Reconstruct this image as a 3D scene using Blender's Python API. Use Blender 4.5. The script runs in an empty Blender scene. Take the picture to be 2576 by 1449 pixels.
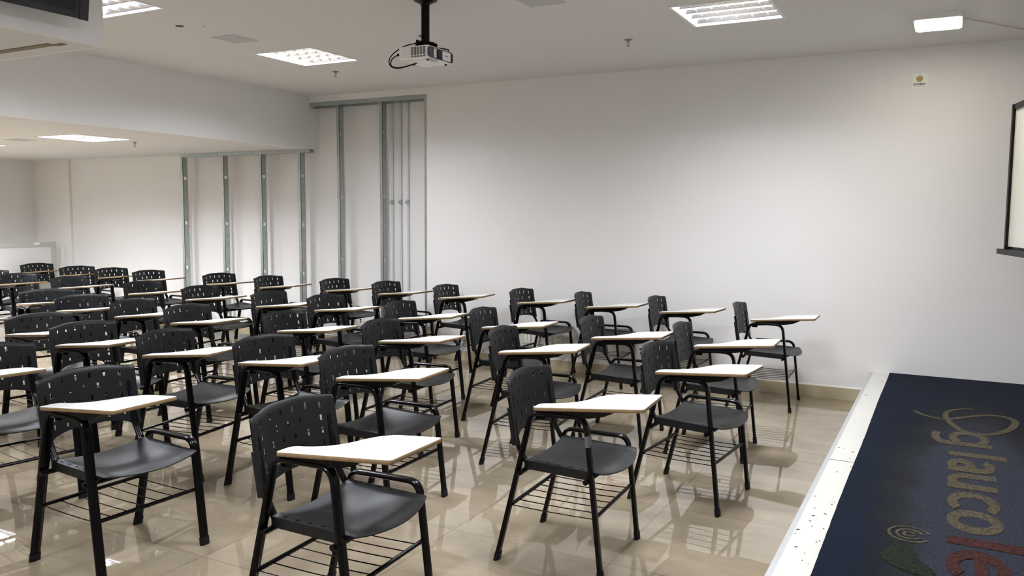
import bpy, bmesh, math, random
from mathutils import Vector, Matrix
random.seed(7)
sc = bpy.context.scene
C = sc.collection
PI = math.pi

# ------------------------------------------------------------------ camera, world, exposure
F_PX = 2057.11
YAW, PITCH, ROLL = 0.490103, -0.089403, 0.006453
CAM = Vector((2.83793, -2.43652, 1.51051))
def cam_axes():
    fwd = Vector((-math.sin(YAW)*math.cos(PITCH), math.cos(YAW)*math.cos(PITCH), math.sin(PITCH)))
    right = Vector((math.cos(YAW), math.sin(YAW), 0))
    up = right.cross(fwd)
    r = math.cos(ROLL)*right + math.sin(ROLL)*up
    u = -math.sin(ROLL)*right + math.cos(ROLL)*up
    return r, u, fwd
_r, _u, _f = cam_axes()
cd = bpy.data.cameras.new('camera'); cam = bpy.data.objects.new('camera', cd); C.objects.link(cam)
cd.sensor_fit = 'HORIZONTAL'; cd.sensor_width = 36.0; cd.lens = F_PX*36.0/2576.0
cd.clip_start = 0.05; cd.clip_end = 100
M = Matrix((( _r.x, _u.x, -_f.x, CAM.x), (_r.y, _u.y, -_f.y, CAM.y), (_r.z, _u.z, -_f.z, CAM.z), (0, 0, 0, 1)))
cam.matrix_world = M
sc.camera = cam
w = bpy.data.worlds.new('world'); sc.world = w; w.use_nodes = True
w.node_tree.nodes['Background'].inputs[0].default_value = (0.9, 0.93, 1, 1)
w.node_tree.nodes['Background'].inputs[1].default_value = 0.0
sc.view_settings.view_transform = 'Standard'; sc.view_settings.look = 'None'
sc.view_settings.gamma = 1.0; sc.view_settings.use_curve_mapping = False
sc.view_settings.exposure = 0.0
try:
    sc.cycles.use_denoising = True; sc.cycles.denoiser = 'OPENIMAGEDENOISE'
    sc.cycles.max_bounces = 10; sc.cycles.diffuse_bounces = 6; sc.cycles.glossy_bounces = 4
    sc.cycles.sample_clamp_indirect = 6.0
    sc.cycles.caustics_reflective = False; sc.cycles.caustics_refractive = False
except Exception: pass
LAMP_W = 112.0         # watts per ceiling fixture, high ceiling
LAMP_LOW = 175.0       # the same in the low back part of the room
LAMP_COL = (0.925, 0.95, 1.0)
SPREAD = math.radians(180)

# ------------------------------------------------------------------ materials
def mat(name, col, rough=0.5, metal=0.0, spec=0.5, noise=None, bump=None, emit=None, coat=0.0):
    m = bpy.data.materials.new(name); m.use_nodes = True
    nt = m.node_tree; b = nt.nodes['Principled BSDF']
    b.inputs['Base Color'].default_value = (*col, 1); b.inputs['Roughness'].default_value = rough
    b.inputs['Metallic'].default_value = metal
    b.inputs['Specular IOR Level'].default_value = spec
    b.inputs['Coat Weight'].default_value = coat
    geo = nt.nodes.new('ShaderNodeNewGeometry')
    if noise:
        amt, scale = noise
        n = nt.nodes.new('ShaderNodeTexNoise'); n.inputs['Scale'].default_value = scale; n.inputs['Detail'].default_value = 4
        nt.links.new(geo.outputs['Position'], n.inputs['Vector'])
        r = nt.nodes.new('ShaderNodeMapRange'); r.inputs['From Min'].default_value = 0.25; r.inputs['From Max'].default_value = 0.75
        r.inputs['To Min'].default_value = 1-amt; r.inputs['To Max'].default_value = 1+amt
        nt.links.new(n.outputs['Fac'], r.inputs['Value'])
        mx = nt.nodes.new('ShaderNodeVectorMath'); mx.operation = 'SCALE'
        mx.inputs[0].default_value = col; nt.links.new(r.outputs[0], mx.inputs['Scale'])
        nt.links.new(mx.outputs[0], b.inputs['Base Color'])
    if bump:
        st, scale = bump
        n = nt.nodes.new('ShaderNodeTexNoise'); n.inputs['Scale'].default_value = scale; n.inputs['Detail'].default_value = 3
        nt.links.new(geo.outputs['Position'], n.inputs['Vector'])
        bp = nt.nodes.new('ShaderNodeBump'); bp.inputs['Strength'].default_value = st; bp.inputs['Distance'].default_value = 0.002
        nt.links.new(n.outputs['Fac'], bp.inputs['Height']); nt.links.new(bp.outputs[0], b.inputs['Normal'])
    if emit:
        ec, es = emit
        b.inputs['Emission Color'].default_value = (*ec, 1); b.inputs['Emission Strength'].default_value = es
    return m

M_WALL = mat('wall_paint', (0.785, 0.775, 0.762), 0.6, spec=0.3, noise=(0.015, 1.3), bump=(0.06, 60))
M_CEIL = mat('ceiling_paint', (0.69, 0.675, 0.66), 0.8, spec=0.2, noise=(0.012, 1.0))
M_PLAST = mat('black_plastic', (0.0056, 0.0061, 0.0070), 0.38, spec=0.27, bump=(0.10, 420))
M_STEEL = mat('black_painted_steel', (0.0018, 0.0014, 0.0016), 0.22, spec=0.14)
M_RUBBER = mat('black_rubber', (0.005, 0.005, 0.0055), 0.6, spec=0.2)
M_LAMI = mat('white_laminate', (0.80, 0.80, 0.785), 0.32, spec=0.4, noise=(0.012, 9))
M_WOOD = mat('plywood_edge', (0.20, 0.132, 0.062), 0.5, noise=(0.2, 35))
M_TAPE = mat('grey_tape', (0.10, 0.105, 0.11), 0.45)
M_GALV = mat('galvanised_steel', (0.40, 0.44, 0.43), 0.42, metal=0.75, noise=(0.14, 22))
M_GALVD = mat('slot_shadow_steel', (0.07, 0.075, 0.075), 0.6, metal=0.3)
M_PIPE = mat('white_pvc_pipe', (0.62, 0.63, 0.65), 0.35)
M_PVCG = mat('grey_pvc', (0.33, 0.35, 0.35), 0.4)
M_BASE = mat('beige_baseboard', (0.50, 0.43, 0.29), 0.18, noise=(0.08, 5))
M_CAULK = mat('white_caulk', (0.85, 0.84, 0.80), 0.5)
M_EDGE = mat('stage_white_edge', (0.58, 0.575, 0.53), 0.35, noise=(0.03, 6))
M_TRIM = mat('grey_metal_trim', (0.42, 0.43, 0.44), 0.4, metal=0.2)
M_DIRT = mat('dirt', (0.06, 0.05, 0.045), 0.9)
M_WHITEP = mat('white_plastic', (0.84, 0.84, 0.81), 0.4)
M_GREYP = mat('grey_plate', (0.47, 0.46, 0.48), 0.6)
M_DARK = mat('dark_plastic', (0.012, 0.011, 0.014), 0.35)
M_TV = mat('television_black', (0.006, 0.006, 0.007), 0.25)
M_LETTER = mat('silver_lettering', (0.5, 0.52, 0.5), 0.4)
M_BOARD = mat('board_surface', (0.80, 0.80, 0.73), 0.25)
M_BFRAME = mat('board_black_frame', (0.006, 0.005, 0.006), 0.4, spec=0.2)
M_BINNER = mat('board_inner_trim', (0.62, 0.60, 0.50), 0.4)
M_WBF = mat('grey_board_frame', (0.52, 0.51, 0.48), 0.45, noise=(0.06, 8))
M_WBS = mat('whiteboard_surface', (0.74, 0.73, 0.72), 0.3)
M_CHROME = mat('dull_chrome', (0.30, 0.28, 0.26), 0.35, metal=0.8)
M_HOLE = mat('dark_hole', (0.05, 0.04, 0.035), 0.9)
M_OLIVE = mat('brown_recess', (0.20, 0.17, 0.105), 0.8)
M_STICK = mat('sticker_paper', (0.84, 0.85, 0.78), 0.5)
M_YEL = mat('sticker_yellow', (0.50, 0.36, 0.03), 0.5)
M_INK = mat('sticker_ink', (0.03, 0.02, 0.02), 0.5)
M_INKG = mat('sticker_grey_ink', (0.18, 0.17, 0.16), 0.5)
M_MIRR = mat('mirror_aluminium', (0.86, 0.87, 0.90), 0.22, metal=1.0)
M_LTRIM = mat('fixture_white_trim', (0.80, 0.80, 0.80), 0.4)
M_TUBE = mat('lit_tube', (1, 1, 1), 0.5, emit=((0.86, 0.88, 1.0), 40.0))
M_REFL = mat('fixture_reflector', (0.80, 0.80, 0.92), 0.35, metal=0.3)
M_EMER = mat('lit_emergency_lens', (1, 1, 1), 0.5, emit=((1.0, 0.94, 0.84), 38.0))
M_LENS = mat('lens_glass', (0.005, 0.005, 0.01), 0.08)

def floor_material():
    m = bpy.data.materials.new('polished_porcelain'); m.use_nodes = True
    nt = m.node_tree; N = nt.nodes; L = nt.links; b = N['Principled BSDF']
    geo = N.new('ShaderNodeNewGeometry'); sep = N.new('ShaderNodeSeparateXYZ'); L.new(geo.outputs['Position'], sep.inputs[0])
    def math_(op, a, b_=None):
        n = N.new('ShaderNodeMath'); n.operation = op
        for i, v in enumerate((a, b_)):
            if v is None: continue
            if isinstance(v, (int, float)): n.inputs[i].default_value = v
            else: L.new(v, n.inputs[i])
        return n.outputs[0]
    lines = []; cells = []
    for ax in ('X', 'Y'):
        s = math_('MULTIPLY', sep.outputs[ax], 1/0.8)
        sh = math_('ADD', s, 0.5)
        fr = math_('FRACT', sh)
        d = math_('ABSOLUTE', math_('SUBTRACT', fr, 0.5))
        lines.append(math_('LESS_THAN', d, 0.0019))
        cells.append(math_('FLOOR', s))
    line = math_('MAXIMUM', lines[0], lines[1])
    # per-tile random offset so that the veins break at the joints
    comb = N.new('ShaderNodeCombineXYZ'); L.new(cells[0], comb.inputs[0]); L.new(cells[1], comb.inputs[1])
    wn = N.new('ShaderNodeTexWhiteNoise'); wn.noise_dimensions = '3D'; L.new(comb.outputs[0], wn.inputs['Vector'])
    sc_ = N.new('ShaderNodeVectorMath'); sc_.operation = 'SCALE'; L.new(wn.outputs['Color'], sc_.inputs[0]); sc_.inputs['Scale'].default_value = 7
    add = N.new('ShaderNodeVectorMath'); add.operation = 'ADD'; L.new(geo.outputs['Position'], add.inputs[0]); L.new(sc_.outputs[0], add.inputs[1])
    mp = N.new('ShaderNodeMapping'); mp.inputs['Rotation'].default_value = (0, 0, 0.35); mp.inputs['Scale'].default_value = (1.3, 3.0, 1)
    L.new(add.outputs[0], mp.inputs['Vector'])
    n1 = N.new('ShaderNodeTexNoise'); n1.inputs['Scale'].default_value = 2.2; n1.inputs['Detail'].default_value = 7; n1.inputs['Roughness'].default_value = 0.6
    n1.inputs['Distortion'].default_value = 0.5
    L.new(mp.outputs[0], n1.inputs['Vector'])
    n2 = N.new('ShaderNodeTexNoise'); n2.inputs['Scale'].default_value = 60; n2.inputs['Detail'].default_value = 3
    L.new(geo.outputs['Position'], n2.inputs['Vector'])
    mixf = math_('ADD', math_('MULTIPLY', n1.outputs['Fac'], 0.85), math_('MULTIPLY', n2.outputs['Fac'], 0.15))
    cr = N.new('ShaderNodeValToRGB'); L.new(mixf, cr.inputs[0])
    e = cr.color_ramp.elements
    e[0].position = 0.30; e[0].color = (0.235, 0.19, 0.13, 1)
    e[1].position = 0.70; e[1].color = (0.335, 0.28, 0.203, 1)
    x = e.new(0.5); x.color = (0.29, 0.24, 0.17, 1)
    mx = N.new('ShaderNodeMix'); mx.data_type = 'RGBA'; L.new(line, mx.inputs[0]); L.new(cr.outputs[0], mx.inputs[6]); mx.inputs[7].default_value = (0.13, 0.10, 0.075, 1)
    L.new(mx.outputs[2], b.inputs['Base Color'])
    rr = N.new('ShaderNodeMapRange'); L.new(n1.outputs['Fac'], rr.inputs['Value']); rr.inputs['To Min'].default_value = 0.0; rr.inputs['To Max'].default_value = 0.03
    L.new(rr.outputs[0], b.inputs['Roughness'])
    b.inputs['IOR'].default_value = 1.95
    return m
M_FLOOR = floor_material()

def carpet_material():
    m = bpy.data.materials.new('blue_carpet'); m.use_nodes = True
    nt = m.node_tree; N = nt.nodes; L = nt.links; b = N['Principled BSDF']
    geo = N.new('ShaderNodeNewGeometry')
    n1 = N.new('ShaderNodeTexNoise'); n1.inputs['Scale'].default_value = 2.6; n1.inputs['Detail'].default_value = 5; n1.inputs['Roughness'].default_value = 0.6
    L.new(geo.outputs['Position'], n1.inputs['Vector'])
    # worn, greyish print area around the lettering
    mp = N.new('ShaderNodeMapping'); mp.inputs['Location'].default_value = (-3.02*2.2, -1.55*0.40, 0); mp.inputs['Scale'].default_value = (2.2, 0.40, 0)
    L.new(geo.outputs['Position'], mp.inputs['Vector'])
    ln = N.new('ShaderNodeVectorMath'); ln.operation = 'LENGTH'; L.new(mp.outputs[0], ln.inputs[0])
    ad = N.new('ShaderNodeMath'); ad.operation = 'ADD'; L.new(ln.outputs['Value'], ad.inputs[0])
    sb = N.new('ShaderNodeMath'); sb.operation = 'MULTIPLY_ADD'; L.new(n1.outputs['Fac'], sb.inputs[0]); sb.inputs[1].default_value = 0.5; sb.inputs[2].default_value = -0.25
    L.new(sb.outputs[0], ad.inputs[1])
    cr = N.new('ShaderNodeValToRGB'); L.new(ad.outputs[0], cr.inputs[0]); e = cr.color_ramp.elements
    e[0].position = 0.50; e[0].color = (0.019, 0.0215, 0.033, 1)
    e[1].position = 1.12; e[1].color = (0.0008, 0.0037, 0.0125, 1)
    x = e.new(0.66); x.color = (0.0095, 0.0102, 0.0125, 1)
    x = e.new(0.88); x.color = (0.0022, 0.0042, 0.0085, 1)
    n2 = N.new('ShaderNodeTexNoise'); n2.inputs['Scale'].default_value = 95; n2.inputs['Detail'].default_value = 6; n2.inputs['Roughness'].default_value = 0.75
    L.new(geo.outputs['Position'], n2.inputs['Vector'])
    r = N.new('ShaderNodeMapRange'); L.new(n2.outputs['Fac'], r.inputs['Value']); r.inputs['From Min'].default_value = 0.3; r.inputs['From Max'].default_value = 0.7
    r.inputs['To Min'].default_value = 0.15; r.inputs['To Max'].default_value = 1.95
    ml = N.new('ShaderNodeVectorMath'); ml.operation = 'SCALE'; L.new(cr.outputs[0], ml.inputs[0]); L.new(r.outputs[0], ml.inputs['Scale'])
    L.new(ml.outputs[0], b.inputs['Base Color']); b.inputs['Roughness'].default_value = 1.0; b.inputs['Specular IOR Level'].default_value = 0.1
    b.inputs['Sheen Weight'].default_value = 0.03
    bp = N.new('ShaderNodeBump'); bp.inputs['Strength'].default_value = 0.7; bp.inputs['Distance'].default_value = 0.004
    L.new(n2.outputs['Fac'], bp.inputs['Height']); L.new(bp.outputs[0], b.inputs['Normal'])
    return m
M_CARPET = carpet_material()
def pile(name, col):
    m = mat(name, col, 1.0, spec=0.1, noise=(0.75, 75), bump=(0.9, 120)); return m
M_TAN = pile('tan_pile', (0.066, 0.056, 0.037))
M_RED = pile('red_pile', (0.042, 0.016, 0.014))
M_GREEN = pile('green_pile', (0.0125, 0.016, 0.0105))

# ------------------------------------------------------------------ mesh helpers
class MB:
    def __init__(s): s.v = []; s.f = []; s.m = []
    def face(s, idx, mi=0): s.f.append(tuple(idx)); s.m.append(mi)
    def box(s, x0, x1, y0, y1, z0, z1, mi=0):
        b = len(s.v)
        s.v += [(x0,y0,z0),(x1,y0,z0),(x1,y1,z0),(x0,y1,z0),(x0,y0,z1),(x1,y0,z1),(x1,y1,z1),(x0,y1,z1)]
        for q in ((0,3,2,1),(4,5,6,7),(0,1,5,4),(1,2,6,5),(2,3,7,6),(3,0,4,7)): s.face([b+i for i in q], mi)
        return s
    def obox(s, c, ax, ay, az, hx, hy, hz, mi=0):   # oriented box
        b = len(s.v); c = Vector(c)
        for sz in (-1, 1):
            for sx, sy in ((-1,-1),(1,-1),(1,1),(-1,1)):
                s.v.append(tuple(c + ax*hx*sx + ay*hy*sy + az*hz*sz))
        for q in ((0,3,2,1),(4,5,6,7),(0,1,5,4),(1,2,6,5),(2,3,7,6),(3,0,4,7)): s.face([b+i for i in q], mi)
        return s
    def prism(s, poly, z0, z1, mside=0, mtop=None, mbot=None, fn=None, bev=0.0):
        mtop = mside if mtop is None else mtop; mbot = mside if mbot is None else mbot
        n = len(poly)
        def inset(d):
            out = []
            for i in range(n):
                a = Vector(poly[i-1]); b_ = Vector(poly[i]); c = Vector(poly[(i+1) % n])
                t1 = (b_-a); t2 = (c-b_)
                if t1.length < 1e-9 or t2.length < 1e-9: out.append(b_); continue
                t1.normalize(); t2.normalize(); nn = Vector((-t1.y-t2.y, t1.x+t2.x))
                if nn.length > 1e-9: nn.normalize()
                out.append(b_ + nn*d)
            return out
        rings = [(z0, 0), (z1, 0)] if bev <= 0 else [(z0, bev), (z0+bev, 0), (z1-bev*0.7, 0), (z1, bev*0.7)]
        base = len(s.v)
        for z, d in rings:
            for p in (poly if d == 0 else inset(d)):
                q = (p[0], p[1], z); s.v.append(tuple(fn(*q)) if fn else q)
        for k in range(len(rings)-1):
            for i in range(n):
                j = (i+1) % n; s.face((base+k*n+i, base+k*n+j, base+(k+1)*n+j, base+(k+1)*n+i), mside)
        s.face([base+i for i in range(n)][::-1], mbot)
        s.face([base+(len(rings)-1)*n+i for i in range(n)], mtop)
        return s
    def tube(s, pts, ra, rb=None, side=Vector((0,1,0)), n=12, mi=0, cap=True, pw=2.0):
        rb = ra if rb is None else rb; pts = [Vector(p) for p in pts]; base = len(s.v); prev = None
        for i, p in enumerate(pts):
            t = (pts[min(i+1, len(pts)-1)] - pts[max(i-1, 0)]).normalized()
            sd = side if prev is None else prev
            sd = (sd - t*sd.dot(t))
            if sd.length < 1e-6: sd = t.orthogonal()
            sd.normalize(); prev = sd; nn = t.cross(sd).normalized()
            for k in range(n):
                a = 2*PI*k/n; c, q = math.cos(a), math.sin(a)
                c2 = math.copysign(abs(c)**(2/pw), c); q2 = math.copysign(abs(q)**(2/pw), q)
                s.v.append(tuple(p + sd*rb*c2 + nn*ra*q2))
        for i in range(len(pts)-1):
            for k in range(n):
                j = (k+1) % n; s.face((base+i*n+k, base+i*n+j, base+(i+1)*n+j, base+(i+1)*n+k), mi)
        if cap:
            s.face([base+k for k in range(n)][::-1], mi); s.face([base+(len(pts)-1)*n+k for k in range(n)], mi)
        return s
    def lathe(s, prof, c=(0,0,0), n=20, mi=0):
        base = len(s.v)
        for r, z in prof:
            for k in range(n):
                a = 2*PI*k/n; s.v.append((c[0]+r*math.cos(a), c[1]+r*math.sin(a), c[2]+z))
        for i in range(len(prof)-1):
            for k in range(n):
                j = (k+1) % n; s.face((base+i*n+k, base+i*n+j, base+(i+1)*n+j, base+(i+1)*n+k), mi)
        s.face([base+k for k in range(n)][::-1], mi); s.face([base+(len(prof)-1)*n+k for k in range(n)], mi)
        return s
    def shell(s, nu, nv, fn, hole, thick, mi=0):
        """grid surface fn(i,j) on nu x nv nodes, cells in hole() left open, with real thickness"""
        P = [[Vector(fn(i, j)) for j in range(nv)] for i in range(nu)]
        base = len(s.v); top = {}; bot = {}
        for i in range(nu):
            for j in range(nv):
                du = P[min(i+1, nu-1)][j] - P[max(i-1, 0)][j]; dv = P[i][min(j+1, nv-1)] - P[i][max(j-1, 0)]
                nn = du.cross(dv)
                nn = nn.normalized() if nn.length > 1e-12 else Vector((0,0,1))
                top[i, j] = len(s.v); s.v.append(tuple(P[i][j]))
                bot[i, j] = len(s.v); s.v.append(tuple(P[i][j] - nn*thick))
        keep = lambda i, j: 0 <= i < nu-1 and 0 <= j < nv-1 and not hole(i, j)
        for i in range(nu-1):
            for j in range(nv-1):
                if not keep(i, j): continue
                s.face((top[i,j], top[i+1,j], top[i+1,j+1], top[i,j+1]), mi)
                s.face((bot[i,j], bot[i,j+1], bot[i+1,j+1], bot[i+1,j]), mi)
                if not keep(i-1, j): s.face((top[i,j], top[i,j+1], bot[i,j+1], bot[i,j]), mi)
                if not keep(i+1, j): s.face((top[i+1,j+1], top[i+1,j], bot[i+1,j], bot[i+1,j+1]), mi)
                if not keep(i, j-1): s.face((top[i+1,j], top[i,j], bot[i,j], bot[i+1,j]), mi)
                if not keep(i, j+1): s.face((top[i,j+1], top[i+1,j+1], bot[i+1,j+1], bot[i,j+1]), mi)
        return s
    def mesh(s, name, mats, smooth=None):
        me = bpy.data.meshes.new(name); me.from_pydata(s.v, [], s.f)
        for m in mats: me.materials.append(m)
        me.polygons.foreach_set('material_index', s.m)
        bm = bmesh.new(); bm.from_mesh(me)
        bmesh.ops.recalc_face_normals(bm, faces=bm.faces); bm.to_mesh(me); bm.free()
        if smooth is not None:
            me.polygons.foreach_set('use_smooth', [True]*len(me.polygons)); me.set_sharp_from_angle(angle=math.radians(smooth))
        me.update(); return me
    def build(s, name, mats, parent=None, smooth=None, loc=None):
        if not isinstance(mats, (list, tuple)): mats = [mats]
        o = bpy.data.objects.new(name, s.mesh(name, mats, smooth)); C.objects.link(o)
        if parent: o.parent = parent
        if loc: o.location = loc
        return o

def tag(o, label=None, cat=None, group=None, kind=None):
    if label: o['label'] = label
    if cat: o['category'] = cat
    if group: o['group'] = group
    if kind: o['kind'] = kind
    return o
def thing(name, label, cat, loc=(0,0,0), rz=0.0, group=None):
    o = bpy.data.objects.new(name, None); C.objects.link(o); o.location = loc; o.rotation_euler = (0,0,rz)
    o.empty_display_size = 0.1
    return tag(o, label, cat, group)
def struct(o, label=None): return tag(o, label, kind='structure')
def arc(cx, cz, r, a0, a1, n=8):
    return [(cx + r*math.cos(math.radians(a0+(a1-a0)*i/n)), cz + r*math.sin(math.radians(a0+(a1-a0)*i/n))) for i in range(n+1)]
def fillet(pts, r, n=7):
    """round the inner corners of an open 2-D polyline"""
    out = [pts[0]]
    for i in range(1, len(pts)-1):
        a, b, c = Vector(pts[i-1]), Vector(pts[i]), Vector(pts[i+1])
        u, v = (a-b), (c-b); rr = r[i-1] if isinstance(r, (list, tuple)) else r
        ang = u.angle(v); d = min(rr/math.tan(ang/2), u.length*0.49, v.length*0.49); u.normalize(); v.normalize()
        p0, p1 = b+u*d, b+v*d
        for k in range(n+1):
            t = k/n; out.append(tuple((1-t)**2*p0 + 2*t*(1-t)*b + t*t*p1))
    out.append(pts[-1]); return out
def round_poly(pts, radii, n=5):
    out = []; m = len(pts)
    for i in range(m):
        if radii[i] <= 0: out.append(tuple(pts[i])); continue
        a, b, c = Vector(pts[i-1]), Vector(pts[i]), Vector(pts[(i+1) % m]); u, v = a-b, c-b
        d = min(radii[i], u.length*0.48, v.length*0.48); p0, p1 = b+u.normalized()*d, b+v.normalized()*d
        for k in range(n+1):
            t = k/n; out.append(tuple((1-t)**2*p0 + 2*t*(1-t)*b + t*t*p1))
    return out
def smooth01(t): t = max(0.0, min(1.0, t)); return t*t*(3-2*t)
def text_mesh(s, size, depth, name, m, bold=0.0):
    cu = bpy.data.curves.new(name, 'FONT'); cu.body = s; cu.size = size; cu.extrude = depth; cu.offset = bold
    cu.align_x = 'CENTER'; cu.align_y = 'CENTER'
    tmp = bpy.data.objects.new(name+'_tmp', cu); C.objects.link(tmp)
    dg = bpy.context.evaluated_depsgraph_get(); dg.update()
    me = bpy.data.meshes.new_from_object(tmp.evaluated_get(dg)); bpy.data.objects.remove(tmp)
    me.materials.clear(); me.materials.append(m); me.name = name
    return me

# ------------------------------------------------------------------ room shell
Z1, Z2 = 2.82, 2.24            # high and low ceiling
XR, XF, XB = -3.605, 3.75, -8.95  # riser, front wall, back wall
YW, YR, YN = 4.75, 4.90, -3.6  # finished wall, bare wall behind the studs, near wall
XBULK, YBULK = -0.51, -0.02
XSTUD = -2.03

b = MB(); b.box(XB-0.2, XF+0.2, YN-0.2, YR+0.2, -0.1, 0.0)
struct(b.build('floor', M_FLOOR), 'polished beige porcelain tile floor')

HIGH = [(-1.99, 2.94), (1.51, 2.99), (-1.99, 0.965), (1.51, 0.965), (1.51, -1.1), (0.0, -2.6)]  # later entries are unseen fixtures, added to light the room
LOW = [(-4.76, 2.79), (-6.72, 2.71), (-4.76, 0.79), (-6.72, 0.71), (-8.40, 1.6)]  # the ones after the first pair are out of view, added for their light
LSZ = 0.60
def slab_with_holes(mb, x0, x1, y0, y1, z0, z1, holes):
    xs = sorted({x0, x1} | {min(max(h[0]+d, x0), x1) for h in holes for d in (-LSZ/2, LSZ/2)})
    ys = sorted({y0, y1} | {min(max(h[1]+d, y0), y1) for h in holes for d in (-LSZ/2, LSZ/2)})
    for i in range(len(xs)-1):
        for j in range(len(ys)-1):
            cx, cy = (xs[i]+xs[i+1])/2, (ys[j]+ys[j+1])/2
            if any(abs(cx-h[0]) < LSZ/2 and abs(cy-h[1]) < LSZ/2 for h in holes): continue
            mb.box(xs[i], xs[i+1], ys[j], ys[j+1], z0, z1)
hb = MB(); slab_with_holes(hb, XR, XF+0.2, YBULK, YR+0.2, Z1, Z1+0.02, [h for h in HIGH if h[1] > 0])
slab_with_holes(hb, XBULK, XF+0.2, YN-0.2, YBULK, Z1, Z1+0.02, [h for h in HIGH if h[1] < 0])
struct(hb.build('ceiling', M_CEIL), 'high white plaster ceiling')
lb = MB(); slab_with_holes(lb, XB-0.2, XR-0.02, YBULK-0.02, YR+0.2, Z2, Z2+0.02, [h for h in LOW if h[1] > 0])
slab_with_holes(lb, XB-0.2, XBULK-0.02, YN-0.2, YBULK-0.02, Z2, Z2+0.02, [h for h in LOW if h[1] < 0])
struct(lb.build('ceiling', M_CEIL), 'lower white ceiling over the back of the room')
rb = MB(); rb.box(XR-0.02, XR, YBULK, YR+0.1, Z2, Z1+0.02)
rb.box(XR, XBULK, YBULK-0.02, YBULK, Z2, Z1+0.02); rb.box(XBULK-0.02, XBULK, YN-0.1, YBULK-0.02, Z2, Z1+0.02)
struct(rb.build('trim_1', M_WALL), 'white drop between the high and the low ceiling')
b = MB(); b.box(XSTUD, XF+0.2, YW, YR, 0, Z1); b.box(XR, XSTUD, YW, YR, 2.752, Z1)
struct(b.build('wall_right', M_WALL), 'long white wall beside the chairs')
b = MB(); b.box(XB-0.2, XF+0.2, YR, YR+0.1, 0, Z1)
struct(b.build('wall_inner', M_WALL), 'white wall behind the bare metal studs')
b = MB(); b.box(XB, -8.15, 4.865, YR, 0, Z2)
struct(b.build('wall_pilaster', M_WALL), 'white pilaster in the back corner')
b = MB(); b.box(XB-0.1, XB, YN-0.1, YR+0.1, 0, Z2+0.02)
struct(b.build('wall_back', M_WALL), 'white back wall')
b = MB(); b.box(XF, XF+0.1, YN-0.1, YR+0.1, 0, Z1)
struct(b.build('wall_front', M_WALL), 'white front wall')
b = MB(); b.box(XB-0.1, XF+0.1, YN-0.1, YN, 0, Z1)
struct(b.build('wall_near', M_WALL), 'white wall behind the camera')
b = MB(); b.box(XSTUD, 2.32, YW-0.013, YW, 0, 0.098); b.box(XSTUD, 2.32, YW-0.009, YW, 0.098, 0.106, 1)
struct(b.build('baseboard_right', [M_BASE, M_CAULK]), 'beige tile baseboard under the long white wall')
b = MB(); b.box(-8.15, XSTUD, YR-0.013, YR, 0, 0.098)
struct(b.build('baseboard_inner', M_BASE), 'beige tile baseboard behind the studs')
# thin raised duct cover crossing the ceiling towards the front corner
d = Vector((0.376, 0.552, 0)).normalized(); n_ = Vector((-d.y, d.x, 0))
c0 = Vector((2.83, 3.84, Z1)); c1 = c0 + d*1.05
b = MB(); b.obox((c0+c1)/2 + Vector((0,0,-0.003)) , d, n_, Vector((0,0,1)), 0.525, 0.028, 0.005)
struct(b.build('trim_2', M_CEIL), 'thin joint strip running across the ceiling')
b = MB(); b.box(-1.6, -0.66, -0.185, -0.145, Z2-0.004, Z2+0.002); b.box(-0.66, -0.60, -0.16, -0.135, Z2-0.004, Z2+0.002)
struct(b.build('trim_3', M_OLIVE), 'brown slot in the underside of the dropped box')

# ------------------------------------------------------------------ stage and printed mat
st = thing('stage_platform', 'low platform at the front edged with worn white board and grey metal trim', 'stage', (0,0,0))
b = MB(); b.box(2.34, XF-0.005, YN+0.005, YW-0.005, 0.001, 0.243); b.build('platform_body', M_WALL, st)
b = MB(); b.box(2.342, 2.47, 2.032, YW-0.004, 0.243, 0.250); b.box(2.342, 2.47, YN+0.01, 2.028, 0.243, 0.250); b.build('edge_board', M_EDGE, st)
b = MB(); b.box(2.320, 2.342, YN+0.01, YW-0.004, 0.0, 0.250); b.build('edge_trim', M_TRIM, st)
rs = random.Random(3); b = MB()
for k in range(34):
    x = rs.uniform(2.35, 2.463); y = rs.choice([rs.uniform(-1.2, 4.6), rs.uniform(0.6, 2.3)]); s_ = rs.uniform(0.002, 0.006)
    a = rs.uniform(0, PI); ax = Vector((math.cos(a), math.sin(a), 0)); ay = Vector((-ax.y, ax.x, 0))
    b.obox((x, y, 0.2506), ax, ay, Vector((0,0,1)), s_, s_*rs.uniform(0.3, 1), 0.0006)
b.build('dirt_specks', M_DIRT, st)
b = MB(); b.box(2.342, 2.47, 2.026, 2.034, 0.2425, 0.2503); b.build('board_joint', M_DIRT, st)

mt = thing('printed_carpet_mat', 'dark blue carpet mat with tan and red lettering lying on the platform', 'carpet', (0,0,0))
xs = [2.463 + 0.0]; b = MB()
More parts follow.
